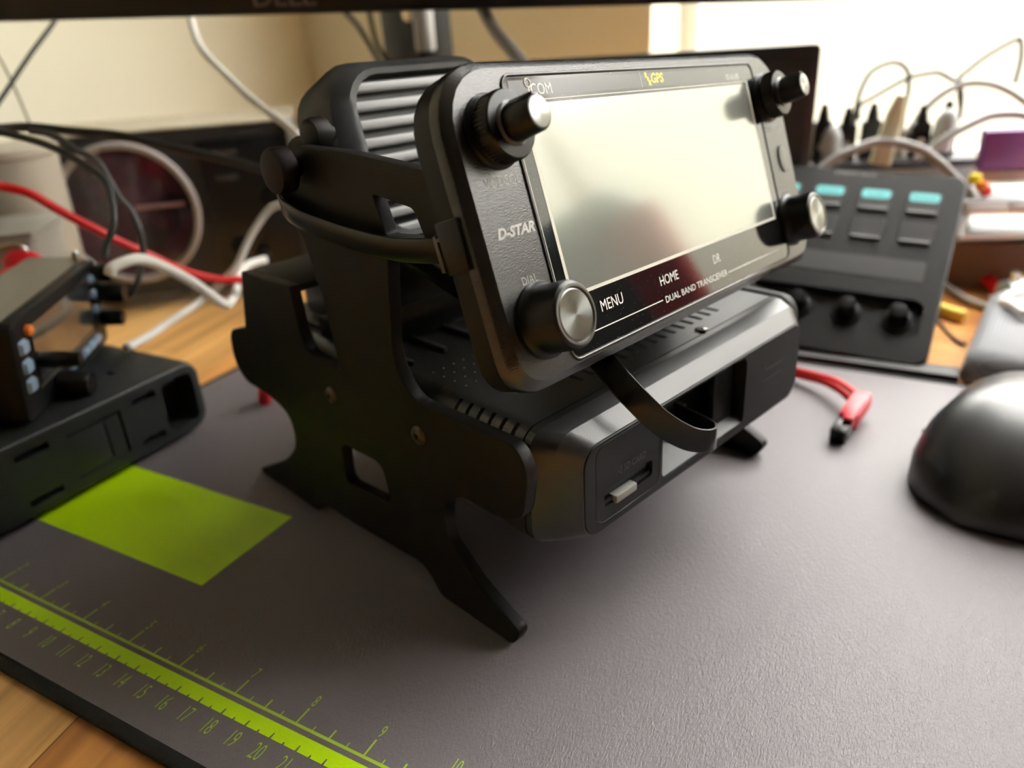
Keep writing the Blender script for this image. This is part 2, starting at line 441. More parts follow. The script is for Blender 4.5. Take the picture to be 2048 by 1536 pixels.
near = side(T/2, holes)
near['label'] = 'near curved steel side plate with square cut-outs'
far_out = [p for p in out]
side(15.45+T/2, holes)
# rear shelf joining the two upright prongs, and cross rods
obj('cross_shelf', bx(2.15, 5.7, T, 15.45, 9.85, 10.12, 0.04), stand_mat, stand)
obj('cross_shelf', bx(1.6, 5.0, T, 15.45, 6.3, 6.5, 0.04), stand_mat, stand)
for s_, z_ in ((7.45, 6.34), (12.58, 6.48)):
    for y_ in (-0.12,):
        sc = obj('screw', lathe([(0.02, -0.0), (0.2, 0.0), (0.3, 0.05), (0.33, 0.12)], 24, c=(s_, y_, z_), axis='y'), M('brown_screw_metal', (0.12, 0.10, 0.07), 0.35, metal=0.9), stand, 60)
        b2 = lathe([(0.1, -0.03), (0.1, 0.02)], 6, c=(s_, y_, z_), axis='y')
        obj('hex_socket', b2, M('screw_socket', (0.004, 0.004, 0.004), 0.8), sc)

# ------------------------------------------------------------------ main transceiver unit (same local frame)
unit = thing('radio_transceiver', 'black radio transceiver box held level between the stand plates', 'radio', SF.copy())
U0, U1 = 0.5, 15.4
def uy(secs):  # loft along x: (x, y0, y1, z0, z1, r)
    return loft(bmesh.new(), [[(s[0], p[0], p[1]) for p in rr(s[1], s[2], s[3], s[4], s[5])] for s in secs])
body = obj('housing', uy([(1.2, U0+.1, U1-.1, 4.0, 7.75, .6), (1.4, U0, U1, 3.9, 7.85, .7), (16.75, U0, U1, 3.9, 7.85, .7)]), housing_paint, unit, 30)
bz = obj('front_bezel', uy([(16.8, U0, U1, 3.9, 7.85, .7), (17.05, U0, U1, 3.9, 7.84, .72), (17.6, U0+.5, U1-.2, 3.93, 7.66, .72), (18.06, U0+1.15, U1-.55, 3.97, 7.16, .7)]), M('satin_bezel_plastic', (0.01, 0.01, 0.01), 0.34, bump=0.3, scale=2600, dist=0.0001, spec=.8), unit, 14)
# recess in the front, opening to the connectors
recess = loft(bmesh.new(), [[(x, p[0], p[1]) for p in rr(5.6, 10.75, 4.28, 7.02, .35)] for x in (17.0, 18.6)])
slot = loft(bmesh.new(), [[(x, p[0], p[1]) for p in rr(2.6, 5.05, 4.78, 5.38, .15)] for x in (17.3, 18.6)])
g1 = [p for p in rr(2.15, 5.5, 4.28, 7.0, .45)]
cut(bz, [recess, slot], 14)
fp = obj('front_panel', uy([(18.04, U0+1.17, U1-.57, 3.99, 7.13, .68), (18.1, U0+1.22, U1-.62, 4.02, 7.1, .65)]), M('matte_panel_plastic', (0.012, 0.012, 0.013), 0.5, spec=.25, bump=.15, scale=2600), unit, 30)
cut(fp, [loft(bmesh.new(), [[(x, p[0], p[1]) for p in rr(5.6, 10.75, 4.28, 7.02, .35)] for x in (17.0, 18.6)]), loft(bmesh.new(), [[(x, p[0], p[1]) for p in rr(2.6, 5.05, 4.78, 5.38, .15)] for x in (17.3, 18.6)])])
# thin raised outline round the card area
bm = bmesh.new()
sweep(bm, [Vector((18.1, a, b)) for a, b in rr(2.2, 5.45, 4.26, 7.0, .45)] + [Vector((18.1, 5.45, 6.55))], circ(0.012, 6), cap=False)
obj('panel_seam', bm, plastic_smooth, unit)
obj('recess_floor', bx(16.82, 17.0, 5.4, 10.95, 4.1, 7.04), plastic_smooth, unit)
lw = loft(bmesh.new(), [[(17.2, y, 4.29), (18.07, y, 4.29), (18.07, y, 4.36), (17.2, y, 4.95)] for y in (5.64, 10.7)])
obj('recess_ledge', lw, M('grey_ledge', (.02, .02, .02), .38, spec=.35), unit)
bm = bmesh.new(); box(bm, 17.0, 17.7, 9.3, 10.6, 4.4, 6.9, .08); box(bm, 17.0, 17.4, 7.0, 8.0, 4.6, 6.0, .06)
obj('modular_socket', bm, plastic_smooth, unit)
bm = loft(bmesh.new(), [[(x, a, b) for a, b in rr(2.66, 4.95, 5.02, 5.3, .05)] for x in (17.4, 17.95)])
obj('card_slot_cover', bm, plastic_smooth, unit)
obj('card_slot_lever', bx(17.5, 18.05, 2.62, 5.0, 4.8, 4.98, .03), plastic_smooth, unit)
bm = bx(17.7, 18.22, 3.05, 4.1, 4.72, 5.0, .05)
tag(obj('card_slot_tab', bm, M('pale_grey_plastic', (0.32, 0.32, 0.3), 0.4), unit), 'pale grey card slot tab')
yz = Matrix(((0, 0, 1, 18.11*K), (1, 0, 0, 0), (0, 1, 0, 0), (0, 0, 0, 1)))
tx = text('\u25c1 SD CARD', 0.34, 'engraved_marking', M('emboss_highlight_grey', (0.035, 0.035, 0.035), 0.3), unit, sx=0.8, bold=0.004)  # lighter grey paints in the highlights of the embossed letters
tx.data.transform(yz @ Matrix.Translation((3.95*K, 5.75*K, 0)))
bm = bmesh.new()
for (a, b, c2, d) in ((12.1, 5.92, 13.45, 5.92), (11.95, 5.5, 13.4, 5.5)):
    tube(bm, [(18.09, a, b), (18.1, (a+c2)/2, b), (18.09, c2, d)], 0.03, 6, 2)
lathe([(0.03, 0), (0.07, 0.03), (0.07, 0.05)], 16, bm, c=(18.07, 12.0, 6.2), axis='x')
obj('raised_mark', bm, plastic_smooth, unit)
# divider line and top vents
bm = bmesh.new()
for i in range(15):
    y = 4.2 + i*0.57
    box(bm, 15.35, 15.95, y-0.09, y+0.09, 7.84, 7.862, 0)
obj('top_vent', bm, M('vent_black', (0.002, 0.002, 0.002), 0.9), unit)['kind'] = 'stuff'
sc = obj('screw', lathe([(0.26, 0), (0.26, 0.04), (0.2, 0.07)], 24, c=(16.55, 10.1, 7.85)), steel, unit, 60)
bm = bmesh.new(); box(bm, 16.4, 16.7, 10.07, 10.13, 7.915, 7.925); box(bm, 16.52, 16.58, 9.95, 10.25, 7.915, 7.925)
obj('screw_cross', bm, MATS['vent_black'], sc)
for i in range(6):
    s0 = 13.8 + i*0.5; arc = []
    for k in range(11):
        a = rad(112 + 62*k/10); arc.append(Vector((s0, U0+.7+.7*math.cos(a), 7.15+.7*math.sin(a))))
    obj('side_vent', sweep(bmesh.new(), arc, rr(-.07, .07, -.012, .012, .01, 1), up=[Vector((0, math.cos(rad(112+62*k/10)), math.sin(rad(112+62*k/10)))) for k in range(11)]), MATS['vent_black'], unit)
# shoulder the slots are cut in, and cooling ribs at the back
bm = bmesh.new()
for i in range(9):
    y = 1.4 + i*1.5
    box(bm, 2.0, 10.6, y, y+0.18, 7.84, 8.05, .04)
obj('cooling_ribs', bm, housing_paint, unit)
obj('dark_gap_block', bx(2.6, 8.8, 2.2, 9.5, 7.86, 9.3, .25), plastic_smooth, unit)  # box added so the gap beside the post reads dark
obj('rear_connector', bx(5.6, 8.6, 1.0, 1.9, 7.86, 8.7, .12), plastic, unit)
bm = bmesh.new()
for i in range(4):
    for j in range(6):
        lathe([(0.035, 0), (0.02, 0.02)], 8, bm, c=(11.6+i*0.55, 1.6+j*0.45, 7.85))
obj('dimples', bm, grey_ink, unit)

# ------------------------------------------------------------------ control head (local: x right, y up, z out of the face; origin at screen corner)
CF = frame((24.7485, 7.5746, 16.5287), (0.20044, 0.97821, -0.05418), (-0.3057, 0.11499, 0.94516), (0.93079, -0.17288, 0.32208))
head = thing('radio_control_head', 'wide tilted radio control head with pale blank screen and four knobs', 'radio', CF)
HX0, HX1, HY0, HY1 = -2.85, 15.95, -7.15, 1.05
obj('back_housing', loftz([(-1.9, HX0+1.6, HX1-1.6, HY0+1.2, HY1-1.2, 1.2), (-1.45, HX0+.45, HX1-.45, HY0+.4, HY1-.4, (1.5, 1.5, .9, .9)), (-1.2, HX0+.06, HX1-.06, HY0+.05, HY1-.05, (1.7, 1.7, 1., 1.)), (-0.56, HX0+.03, HX1-.03, HY0+.03, HY1-.03, (1.7, 1.7, 1., 1.))]), plastic, head, 35)
obj('front_bezel', loftz([(-0.54, HX0+.1, HX1-.1, HY0+.1, HY1-.1, (1.6, 1.6, 1., 1.)), (-0.52, HX0, HX1, HY0, HY1, (1.7, 1.7, 1., 1.)), (-0.22, HX0, HX1, HY0, HY1, (1.7, 1.7, 1., 1.)), (-0.16, HX0+.04, HX1-.04, HY0+.04, HY1-.04, (1.66, 1.66, .96, .96)), (-0.06, HX0+.2, HX1-.2, HY0+.2, HY1-.2, (1.55, 1.55, .9, .9)), (0, HX0+.28, HX1-.28, HY0+.26, HY1-.22, (1.5, 1.5, .85, .85))]), plastic_tex, head, 35)
bm = bmesh.new()
gx0, gx1, gy0, gy1 = -0.5, 13.62, -6.72, 0.58
path = [Vector((x, y, 0.0)) for x, y in rr(gx0-.06, gx1+.06, gy0-.08, gy1+.06, .35)]; path.append(path[0].copy())
sweep(bm, path, circ(0.05, 8), up=(0, 0, 1), cap=False)
obj('glass_surround', bm, M('raised_rim', (0.03, 0.03, 0.03), 0.22), head, 180)
glass = obj('glass_panel', loftz([(0.0, gx0, gx1, gy0, gy1, .3), (0.012, gx0, gx1, gy0, gy1, .3)]), gloss_black, head, 30)
bm = bmesh.new(); box(bm, 0.1, 13.0, -5.09, -0.1, 0.012, 0.018)
tag(obj('screen', bm, lcd, head), 'pale blank reflective display')
bm = bmesh.new()
for a in ((-0.02, 0.1, -5.19, 0), (13.0, 13.1, -5.19, 0), (0.1, 13.0, -5.19, -5.09), (0.1, 13.0, -0.03, 0)): box(bm, a[0], a[1], a[2], a[3], 0.012, 0.02)
obj('screen_frame', bm, lcd_frame, head)
strip = obj('top_strip', bx(-0.3, 13.4, 0.08, 0.5, 0.012, 0.015), M('smoky_strip', (0.03, 0.03, 0.033), 0.25, coat=.5), head)
for a in ((5.86, 5.88, 0.07, 0.56, 0.013, 0.019), (-.46, -.44, -4.7, -1.0, 0.012, 0.016), (0.3, 4.24, -6.285, -6.255, 0.012, 0.018), (8.6, 12.9, -6.345, -6.315, 0.012, 0.018)):
    obj('printed_line', bx(*a), white_ink, head)
texts([dict(s='MENU', size=0.46, x=1.7, y=-5.72, z=.016, sx=.9), dict(s='HOME', size=0.42, x=4.86, y=-5.72, z=.016, sx=.95), dict(s='DR', size=0.42, x=8.0, y=-5.74, z=.016, sx=.9),
           dict(s='DUAL BAND TRANSCEIVER', size=0.29, x=6.45, y=-6.31, z=.016, sx=1.17), dict(s='COM', size=0.42, x=0.98, y=0.24, z=.016, sx=.95), dict(s='ID-5100', size=0.26, x=12.0, y=.18, z=.016, sx=1.2)], 'printed_lettering', white_ink, head)
bm = bmesh.new()
box(bm, 0.43, 0.48, 0.1, 0.3, .014, .018)
rg = [Vector((0.45+0.11*math.cos(a*PI/10), 0.42+0.11*math.sin(a*PI/10), .017)) for a in range(21)]
sweep(bm, rg, circ(0.022, 6), cap=False)
obj('logo_letter', bm, white_ink, head)
o = join_text([dict(s='GPS', size=0.4, x=6.82, y=0.32, z=.016, sx=1.1, bold=.012, shear=.15)], 'satellite_lettering', yellow_ink, head)
bm = bmesh.new(); lathe([(0.07, 0), (0.06, 0.01)], 12, bm, c=(6.28, .32, .014)); box(bm, 6.14, 6.26, .36, .52, .014, .02, mtx=None); box(bm, 6.3, 6.42, .12, .28, .014, .02)
obj('satellite_icon', bm, yellow_ink, head)
texts([dict(s='VOL\u2022SQL', size=0.34, x=-1.42, y=-1.88, z=.004, sx=1.0), dict(s='VOL\u2022SQL', size=0.34, x=14.5, y=-1.88, z=.004, sx=1.0), dict(s='DIAL', size=0.3, x=-1.4, y=-4.38, z=.004, sx=.95), dict(s='DIAL', size=0.3, x=14.5, y=-4.38, z=.004, sx=.95)], 'small_lettering', grey_ink, head)
join_text([dict(s='D-STAR', size=0.36, x=-1.42, y=-3.12, z=.004, sx=1.15, bold=.014, shear=.3)], 'bold_lettering', M('pale_ink', (0.45, 0.45, 0.43), .5), head)
# function button at the right of the glass
bm = bmesh.new(); loft(bm, [[(14.85+.34*k*math.cos(a*PI/12), -3.05+.55*k*math.sin(a*PI/12), z) for a in range(24)] for k, z in ((1, 0), (.95, .06), (.6, .07))])
obj('round_button', bm, M('satin_button', (0.1, 0.1, 0.09), 0.3), head)
def knob_tall(x, y):
    base = obj('volume_knob', lathe([(0.93, 0), (0.93, 0.06), (0.88, 0.1), (0.88, 0.2), (0.86, 0.22), (0.86, 0.6), (0.8, 0.68), (0.55, 0.7), (0.5, 0.66)], 96, c=(x, y, 0), flute=1, flute_d=0.03, flute_rng=(0.22, 0.61)), plastic_smooth, head, 40)
    obj('inner_ring', lathe([(0.55, 0.62), (0.55, 0.72), (0.5, 0.76), (0.45, 0.76)], 48, c=(x, y, 0)), M('satin_ring', (0.09, 0.09, 0.09), 0.2), base, 40)
    bm = lathe([(0.47, 0.7), (0.465, 1.0), (0.43, 1.5), (0.4, 1.56), (0.36, 1.57)], 48, c=(x, y, 0))
    box(bm, x-0.06, x+0.06, y+0.36, y+0.5, 0.75, 1.5, 0.03)
    obj('knob_shaft', bm, plastic_smooth, base, 40)
    obj('index_line', bx(x-0.018, x+0.018, y+0.3, y+0.43, 1.565, 1.575), white_ink, base)
    tag(obj('metal_cap', lathe([(0.37, 0), (0.37, 0.015), (0.34, 0.022)], 48), spun_cap, base, 20), 'brushed metal knob cap').location = V((x, y, 1.56))
def knob_dial(x, y):
    base = obj('dial_knob', lathe([(1.0, 0), (1.0, 0.08), (0.95, 0.12), (0.9, 0.2), (0.88, 0.3), (0.88, 0.95), (0.84, 1.06), (0.75, 1.12), (0.69, 1.1), (0.66, 1.02)], 120, c=(x, y, 0), flute=1, flute_d=0.03, flute_rng=(0.29, 0.96)), plastic_smooth, head, 40)
    obj('rim', lathe([(0.78, 1.06), (0.76, 1.125), (0.70, 1.13), (0.67, 1.08)], 64, c=(x, y, 0)), M('satin_rim', (0.13, 0.13, 0.12), 0.2), base, 40)
    tag(obj('metal_cap', lathe([(0.655, 0), (0.655, 0.05), (0.62, 0.07)], 64), spun_cap, base, 20), 'spun metal dial cap').location = V((x, y, 1.04))
for x in (-1.3, 14.4): knob_tall(x, -0.68); knob_dial(x, -5.45)
# port on the left side
obj('side_port', bx(HX0-.12, HX0+.3, -3.75, -2.45, -1.15, -.35, .04), plastic_smooth, head)
# bracket that carries the head on the stand arms
obj('rear_bracket', bx(0.2, 12.9, -4.6, -1.6, -2.1, -1.85, .03), stand_mat, head)
obj('bracket_tab', bx(-1.6, -1.3, -6.6, -3.5, -2.3, -1.5, .03), stand_mat, head)

# ------------------------------------------------------------------ flat control cable (ribbon)
def s2w(p):
    return Vector(SO) + Vector(SD)*p[0] + Vector(SN)*p[1] + Vector((0, 0, p[2]))
def ribbon(bm, pts, ups, wd, th):
    P = catmull([s2w(p) for p in pts], 8)
    Up = catmull([Vector(SD)*u[0] + Vector(SN)*u[1] + Vector((0, 0, u[2])) for u in ups], 8)
    return sweep(bm, P, rr(-th/2, th/2, -wd/2, wd/2, th*.4, 2), up=[u.normalized() for u in Up])
flat = thing('flat_control_cable', 'flat black cable from the control head side port looping behind the stand', 'cable', at(0, 0, 0))
bm = ribbon(bmesh.new(), [(15.7, -.55, 13.2), (14.7, -.55, 13.02), (13.1, -.5, 12.82), (11.2, -.5, 12.82), (9.5, -.5, 12.93), (8.3, -.5, 13.06), (7.2, -.35, 13.2), (6.3, .1, 13.3), (6.2, .8, 13.3), (7.5, 1.6, 12.8), (10, 2.2, 11.5), (13, 2.8, 10.2)],
       [(0, -.15, 1)]*12, .72, .16)
obj('flat_cable', bm, M('satin_black_cable', (0.005, 0.005, 0.005), 0.25, spec=.4), flat, 50)
bm = bmesh.new(); A = s2w((15.2, -.55, 13.1))
mp = SF @ Matrix.Translation((15.95*K, -.55*K, 13.23*K)) @ Matrix.Rotation(rad(-16), 4, 'Y')
box(bm, -.55, .35, -.22, .22, -.5, .5, .06, mtx=mp)
pl = obj('plug', bm, M('dull_black_plug', (.003, .003, .003), .55, spec=.12), flat)
bm = bmesh.new(); box(bm, -.45, -.3, -.3, -.2, -.48, .48, .02, mtx=mp); box(bm, -.3, .2, -.3, -.2, .3, .4, .02, mtx=mp); box(bm, .05, .45, -.32, -.2, -.25, .3, .04, mtx=mp)
obj('plug_latch', bm, M('latch_edge', (0.09, 0.09, 0.085), .25), pl)
loopt = tag(obj('flat_cable', ribbon(bmesh.new(), [(14.5, 3.75, 9.6), (16.0, 3.72, 9.4), (17, 3.68, 9.12), (17.6, 3.63, 8.78), (18.35, 3.6, 8.3), (18.95, 4.24, 7.32), (19.45, 5.05, 6.6), (19.75, 5.75, 6.35), (19.5, 6.35, 6.25), (18.5, 6.9, 6.05), (17.4, 7.3, 5.9)],
        [(.2, 1, .2), (.2, 1, .3), (.2, 1, .45), (.2, .9, .6), (.15, .75, .9), (.1, .4, 1), (0, .15, 1), (0, .0, 1), (0, 0, 1), (0, 0, 1), (0, 0, 1)], .78, .1), M('satin_black_cable'), None, 50),
    'flat black cable hanging in a loop in front of the transceiver, ending in its recess', 'cable')

# ------------------------------------------------------------------ loudspeaker behind the head
spk = thing('loudspeaker', 'rounded dark grey loudspeaker with horizontal louvres behind the stand arm', 'speaker', SF @ Matrix.Translation((8.0*K, 1.6*K, 15.1*K)) @ Matrix.Rotation(rad(-14), 4, 'Y') @ Matrix.Rotation(rad(5), 4, 'Z'))
spk_mat = M('dark_speaker_plastic', (0.035, 0.036, 0.036), 0.4, bump=.3, scale=1800)
def ly(secs, cap=True): return loft(bmesh.new(), [[(s[0], p[0], p[1]) for p in rr(*s[1:])] for s in secs], cap)
SZ0, SZ1, SY0, SY1 = -4.0, 2.6, 0.0, 8.4
obj('speaker_case', ly([(-2.9, SY0+.8, SY1-.8, SZ0+.8, SZ1-.8, 1.0), (-2.5, SY0+.3, SY1-.3, SZ0+.3, SZ1-.3, 1.5), (-0.9, SY0, SY1, SZ0, SZ1, 1.8), (-.3, SY0+.15, SY1-.15, SZ0+.15, SZ1-.15, 1.7), (0.05, SY0+.7, SY1-.7, SZ0+.5, SZ1-.42, 1.4), (0.02, SY0+1.0, SY1-1.0, SZ0+.7, SZ1-.6, 1.2), (-.5, SY0+1.1, SY1-1.1, SZ0+.8, SZ1-.7, 1.1)]), spk_mat, spk, 40)
for i in range(9):
    z = SZ1 - 0.98 - i*0.6
    obj('louvre', bx(-.35, -.05, SY0+1.02+(.12 if i in (0, 8) else 0), SY1-1.02, z-.17, z+.17, .1, 3), M('louvre_plastic', (0.42, 0.42, 0.42), 0.4), spk, 60)
yk = plate('mounting_yoke', [fillet([(-3.2, -4.4, .3), (-.4, -4.4, .3), (-1.0, 0.6, .9), (-2.6, 0.6, .9)])], .25, stand_mat, spk, .03, Matrix.Translation((0, -.25*K, 0)) @ XZ)
def thumb(y0, x, z, nm, col, r=.62):
    return obj(nm, lathe([(r*.5, y0+.55), (r*.55, y0+.3), (r, y0+.25), (r*1.02, y0-.1), (r*.9, y0-.3), (r*.5, y0-.36)], 40, c=(x, 0, z), axis='y', flute=1, flute_d=.03, flute_rng=(y0-.2, y0+.26)), col, spk, 50)
thumb(-.75, -0.1, 0.35, 'thumb_knob', stand_mat, .55)
kn = (obj('clamp_knob', lathe([(.3, .3), (.35, .0), (.72, -.05), (.74, -.45), (.68, -.6), (.45, -.66)], 40, c=(7.9, -.35, 14.55), axis='y'), M('dark_maroon_plastic', (0.008, 0.004, 0.004), .5, spec=.15), stand, 50))


# ------------------------------------------------------------------ red connector behind the stand foot
t = tag(obj('red_plug', lathe([(.28, 0), (.36, .08), (.36, .9), (.3, 1.0), (.3, 1.3), (.22, 1.4)], 24, c=(0, 0, 0)), red_plastic, None, 50), 'red cylindrical plug standing on the mat behind the stand foot', 'plug')
t.matrix_world = at(3.4, 15.6, .02) @ Matrix.Rotation(rad(14), 4, 'Y')

# ------------------------------------------------------------------ left radio: base unit and slanted head
lb = thing('radio_base_unit', 'low black radio base unit with front recess at the left edge of the mat', 'radio', at(0, 0, 0))
lm = M('left_unit_paint', (0.022, 0.026, 0.026), 0.45, bump=.4, scale=2500)
def lx(secs, cap=True): return loft(bmesh.new(), [[(s[0], p[0], p[1]) for p in rr(*s[1:])] for s in secs], cap)
b = obj('housing', lx([(-7, -2.4, 12.6, .2, 3.9, .9), (2.3, -2.4, 12.6, .2, 3.9, .9), (2.65, -2.25, 12.45, .35, 3.82, .8), (2.7, -2.15, 12.35, .45, 3.75, .7)]), lm, lb, 30)
rc = [loft(bmesh.new(), [[(x, p[0], p[1]) for p in rr(y0, y1, z0, z1, r)] for x in (xd, 3.2)]) for y0, y1, z0, z1, r, xd in
      ((10.2, 12.05, .75, 3.35, .4, 1.2), (8.6, 9.9, 2.95, 3.3, .05, 2.2), (8.6, 9.9, .8, 1.1, .05, 2.2), (3.0, 4.5, 2.95, 3.3, .05, 2.2), (3.0, 4.5, .8, 1.1, .05, 2.2), (5.3, 7.9, 3.0, 3.1, .03, 2.4), (5.3, 7.9, .95, 1.05, .03, 2.4), (7.8, 7.95, .95, 3.1, .03, 2.4), (7.0, 7.1, 1.1, 2.9, .03, 2.5))]
cut(b, rc)
obj('front_cover', bx(2.6, 2.72, 5.35, 7.0, 1.12, 2.92, .03), lm, lb)
for x in (1.5, -4): obj('screw', lathe([(.18, 0), (.18, .04), (.1, .06)], 20, c=(x-1.3, 9.6, 3.9)), M('brown_screw_metal'), lb)
for x, y in ((-5.5, -1), (1.5, -1), (-5.5, 11), (1.5, 11)): obj('rubber_foot', lathe([(.4, 0), (.4, .25)], 20, c=(x, y, 0)), rubber, lb)

hd = Vector((-0.60131, 0.79901, 0)); hm = Vector((0.79901, 0.60131, 0))
HF = frame((2.4, 4.25, 4.0), hd, Vector((0, 0, 1))*math.cos(rad(6)) + hm*math.sin(rad(6)), hm*math.cos(rad(6)) - Vector((0, 0, 1))*math.sin(rad(6)))
lh = thing('radio_front_panel', 'black radio head with pale blue buttons and colour reflecting display at far left', 'radio', HF)
hw, hh = 10.1, 4.55
obj('case', loftz([(-3.2, .3, hw-.3, .1, hh-.1, .3), (-.5, 0, hw, 0, hh, .35), (-.1, .1, hw-.1, .08, hh-.08, .35), (0, .3, hw-.3, .25, hh-.25, .3)]), plastic, lh, 35)
obj('top_cover', loft(bmesh.new(), [[(x, y, z) for x, z in rr(.2, hw-.2, -3.1, -.45, .2)] for y in (hh-.02, hh+.06)]), M('khaki_sheen_and_bezel', (0.16, 0.15, 0.12), .3, metal=.6), lh)  # khaki paints the beige light reflected by the black head's top
join_text([dict(s='ICOM', size=.42, x=1.2, y=.9, z=0)], 'printed_lettering', white_ink, lh).data.transform(Matrix.Translation((0, (hh+.065)*K, -1.3*K)) @ Matrix.Rotation(rad(-90), 4, 'X'))
obj('display', loftz([(0, 1.6, 8.2, 1.35, 3.95, .3), (.03, 1.6, 8.2, 1.35, 3.95, .3)]), M('glossy_display', (.16, .18, .2), .14, coat=1.0, metal=.8), lh)
obj('display_bezel', bx(1.5, 8.3, 1.12, 1.26, 0, .06, .02), M('khaki_sheen_and_bezel'), lh)
bb = M('pale_blue_button', (.30, .42, .55), .4)
for i, y in enumerate((3.35, 2.5, 1.65)): obj('button', loftz([(0, .35, 1.05, y-.3, y+.3, .12), (.16, .42, .98, y-.24, y+.24, .1)]), bb, lh, 40)
tag(obj('orange_button', lathe([(.24, 0), (.24, .18), (.15, .24)], 20, c=(1.35, 3.85, 0)), M('orange_plastic', (.9, .22, .03), .4), lh, 50), 'orange round button')
for i in range(5): obj('button', loftz([(0, 4.6+i*.85, 5.3+i*.85, .55, .95, .1), (.16, 4.66+i*.85, 5.24+i*.85, .6, .9, .08)]), bb, lh, 40)
for i in range(3): obj('button', loftz([(0, 8.6, 9.1, 3.6-i*.8, 4.0-i*.8, .1), (.16, 8.65, 9.05, 3.65-i*.8, 3.95-i*.8, .08)]), bb, lh, 40)
def sknob(x, y, r, h): return obj('knob', lathe([(r*.8, 0), (r, .1), (r, h*.5), (r*.93, h), (r*.8, h+.08)], 60, c=(x, y, 0), flute=1, flute_d=.02, flute_rng=(.1, h)), plastic_smooth, lh, 45)
sknob(1.9, 2.3, .36, 1.6); sknob(3.2, .55, .62, 1.3); sknob(9.4, 2.9, .5, 1.3); sknob(9.5, 1.5, .42, 1.0); sknob(9.3, 4.0, .4, .8)
obj('antenna_jack', lathe([(.25, 0), (.25, .35), (.18, .5)], 20, c=(9.4, hh+.05, -.7), axis='y'), steel, lh, 45)

# ------------------------------------------------------------------ desktop shortwave radio with round dial glass in the corner
ba = Vector((.742, .670, 0)); bn = Vector((.670, -.742, 0))
BF = frame((-14.57, 28.64, DZ), ba, Vector((0, 0, 1)), bn)     # x along face, y up, z toward viewer
hf = thing('desktop_radio', 'large dark grey desktop radio in the corner with a big round dial ring', 'radio', BF)
obj('cabinet', loftz([(-10, -11.2, 7.6, .9, 12.9, .4), (-.3, -11.2, 7.6, .9, 12.9, .4), (0, -11.0, 7.4, 1.1, 12.7, .4)]), grey_box, hf, 35)
bm = bmesh.new(); box(bm, -11.3, 7.75, 12.9, 13.05, -10, .1, .05)
obj('top_cover', bm, M('lit_top_beige', (.55, .5, .38), .45), hf)  # beige tone paints the light falling on the dark cabinet's top
obj('corner_trim', bx(7.2, 7.75, 9.2, 13.0, -.4, .45, .1), M('pale_blue_grey_trim', (.45, .5, .52), .35), hf)
rim = [Vector((-4.9+4.75*math.cos(a*PI/32), 7.3+4.9*math.sin(a*PI/32), .5)) for a in range(65)]
obj('dial_ring', sweep(bmesh.new(), rim, circ(.28, 10), cap=False), M('pale_ring', (.42, .38, .36), .3), hf, 180)
bm = bmesh.new(); loft(bm, [[(-4.9+4.7*math.cos(a*PI/24), 7.3+4.85*math.sin(a*PI/24), z) for a in range(48)] for z in (0, .3)])
obj('dial_glass', bm, M('violet_dark_glass', (.012, .01, .016), .08, coat=1., mottle=(.10, .03, .06), mscale=28), hf, 30)
obj('dial_bar', bx(-4.4, -.9, 7.55, 7.85, .3, .42, .05), M('dusty_pink_bar', (.42, .25, .27), .4), hf)
obj('side_panel', bx(.6, 7.0, 2.2, 12.0, 0, .25, .08), M('black_panel', (.012, .012, .013), .3), hf)
for x, y, r in ((5.3, 7.6, .9), (2.2, 4.0, .55), (3.9, 3.2, .5)): obj('knob', lathe([(r, .25), (r, 1.0), (r*.85, 1.15)], 32, c=(x, y, 0)), plastic, hf, 45)
texts([dict(s='POWER', size=.5, x=2.6, y=11.0, z=.26), dict(s='TUNER', size=.5, x=2.4, y=9.2, z=.26)], 'small_lettering', grey_ink, hf)
for x in (-10, 6.5):
    for z in (-9, -1.0): obj('rubber_foot', lathe([(.7, 0), (.7, .9)], 24, c=(x, 0, z), axis='y'), rubber, hf)

# ------------------------------------------------------------------ objects at far left
t = tag(obj('plastic_tub', lathe([(2.6, 0), (2.75, .2), (3.2, 12.6), (3.35, 12.7), (3.35, 13.1), (3.1, 13.2)], 48, c=(-18.6, 17.8, DZ)), M('cream_plastic', (.42, .38, .31), .4), None, 40), 'cream plastic tub behind the red cable at the left edge', 'tub')
t = thing('clear_storage_box', 'translucent grey storage box with rim in front of the cream tub', 'box', at(-13.6, 13.2, DZ, 40))
cp = M('translucent_plastic', (.32, .31, .27), .35); 
bm = bmesh.new(); loft(bm, [[(x, y, z) for x, y in rr(-3+e, 3-e, -2.6+e, 2.6-e, .6)] for z, e in ((0, .4), (8.8, 0), (8.85, -.15), (9.2, -.15), (9.2, .2), (.3, .6))])
obj('box_body', bm, cp, t, 40); obj('box_lid', bx(-3.2, 3.2, -2.8, 2.8, 9.2, 9.6, .15), cp, t)
t = thing('spring_clamp', 'metal spring clamp with two red plastic grips at the left edge', 'clamp', at(-8.0, 11.0, DZ, 35))
obj('jaw', bx(-.9, .9, -.5, .5, 0, 7.6, .25), M('dull_steel', (.3, .3, .29), .4, metal=.8), t)
for k, (x, y, z) in enumerate(((.6, -.95, 7.7), (.55, .15, 8.3))):
    bm = loft(bmesh.new(), [[(1.15*kx*math.cos(a*PI/12), .8*kx*math.sin(a*PI/12), zz) for a in range(24)] for kx, zz in ((.7, -.45), (1, -.25), (1, .25), (.7, .45))])
    bmesh.ops.transform(bm, matrix=Matrix.Translation(V((x, y, z))) @ Matrix.Rotation(rad(28), 4, 'Y') @ Matrix.Rotation(rad(72), 4, 'X'), verts=bm.verts)
    obj('grip', bm, red_plastic, t, 60)
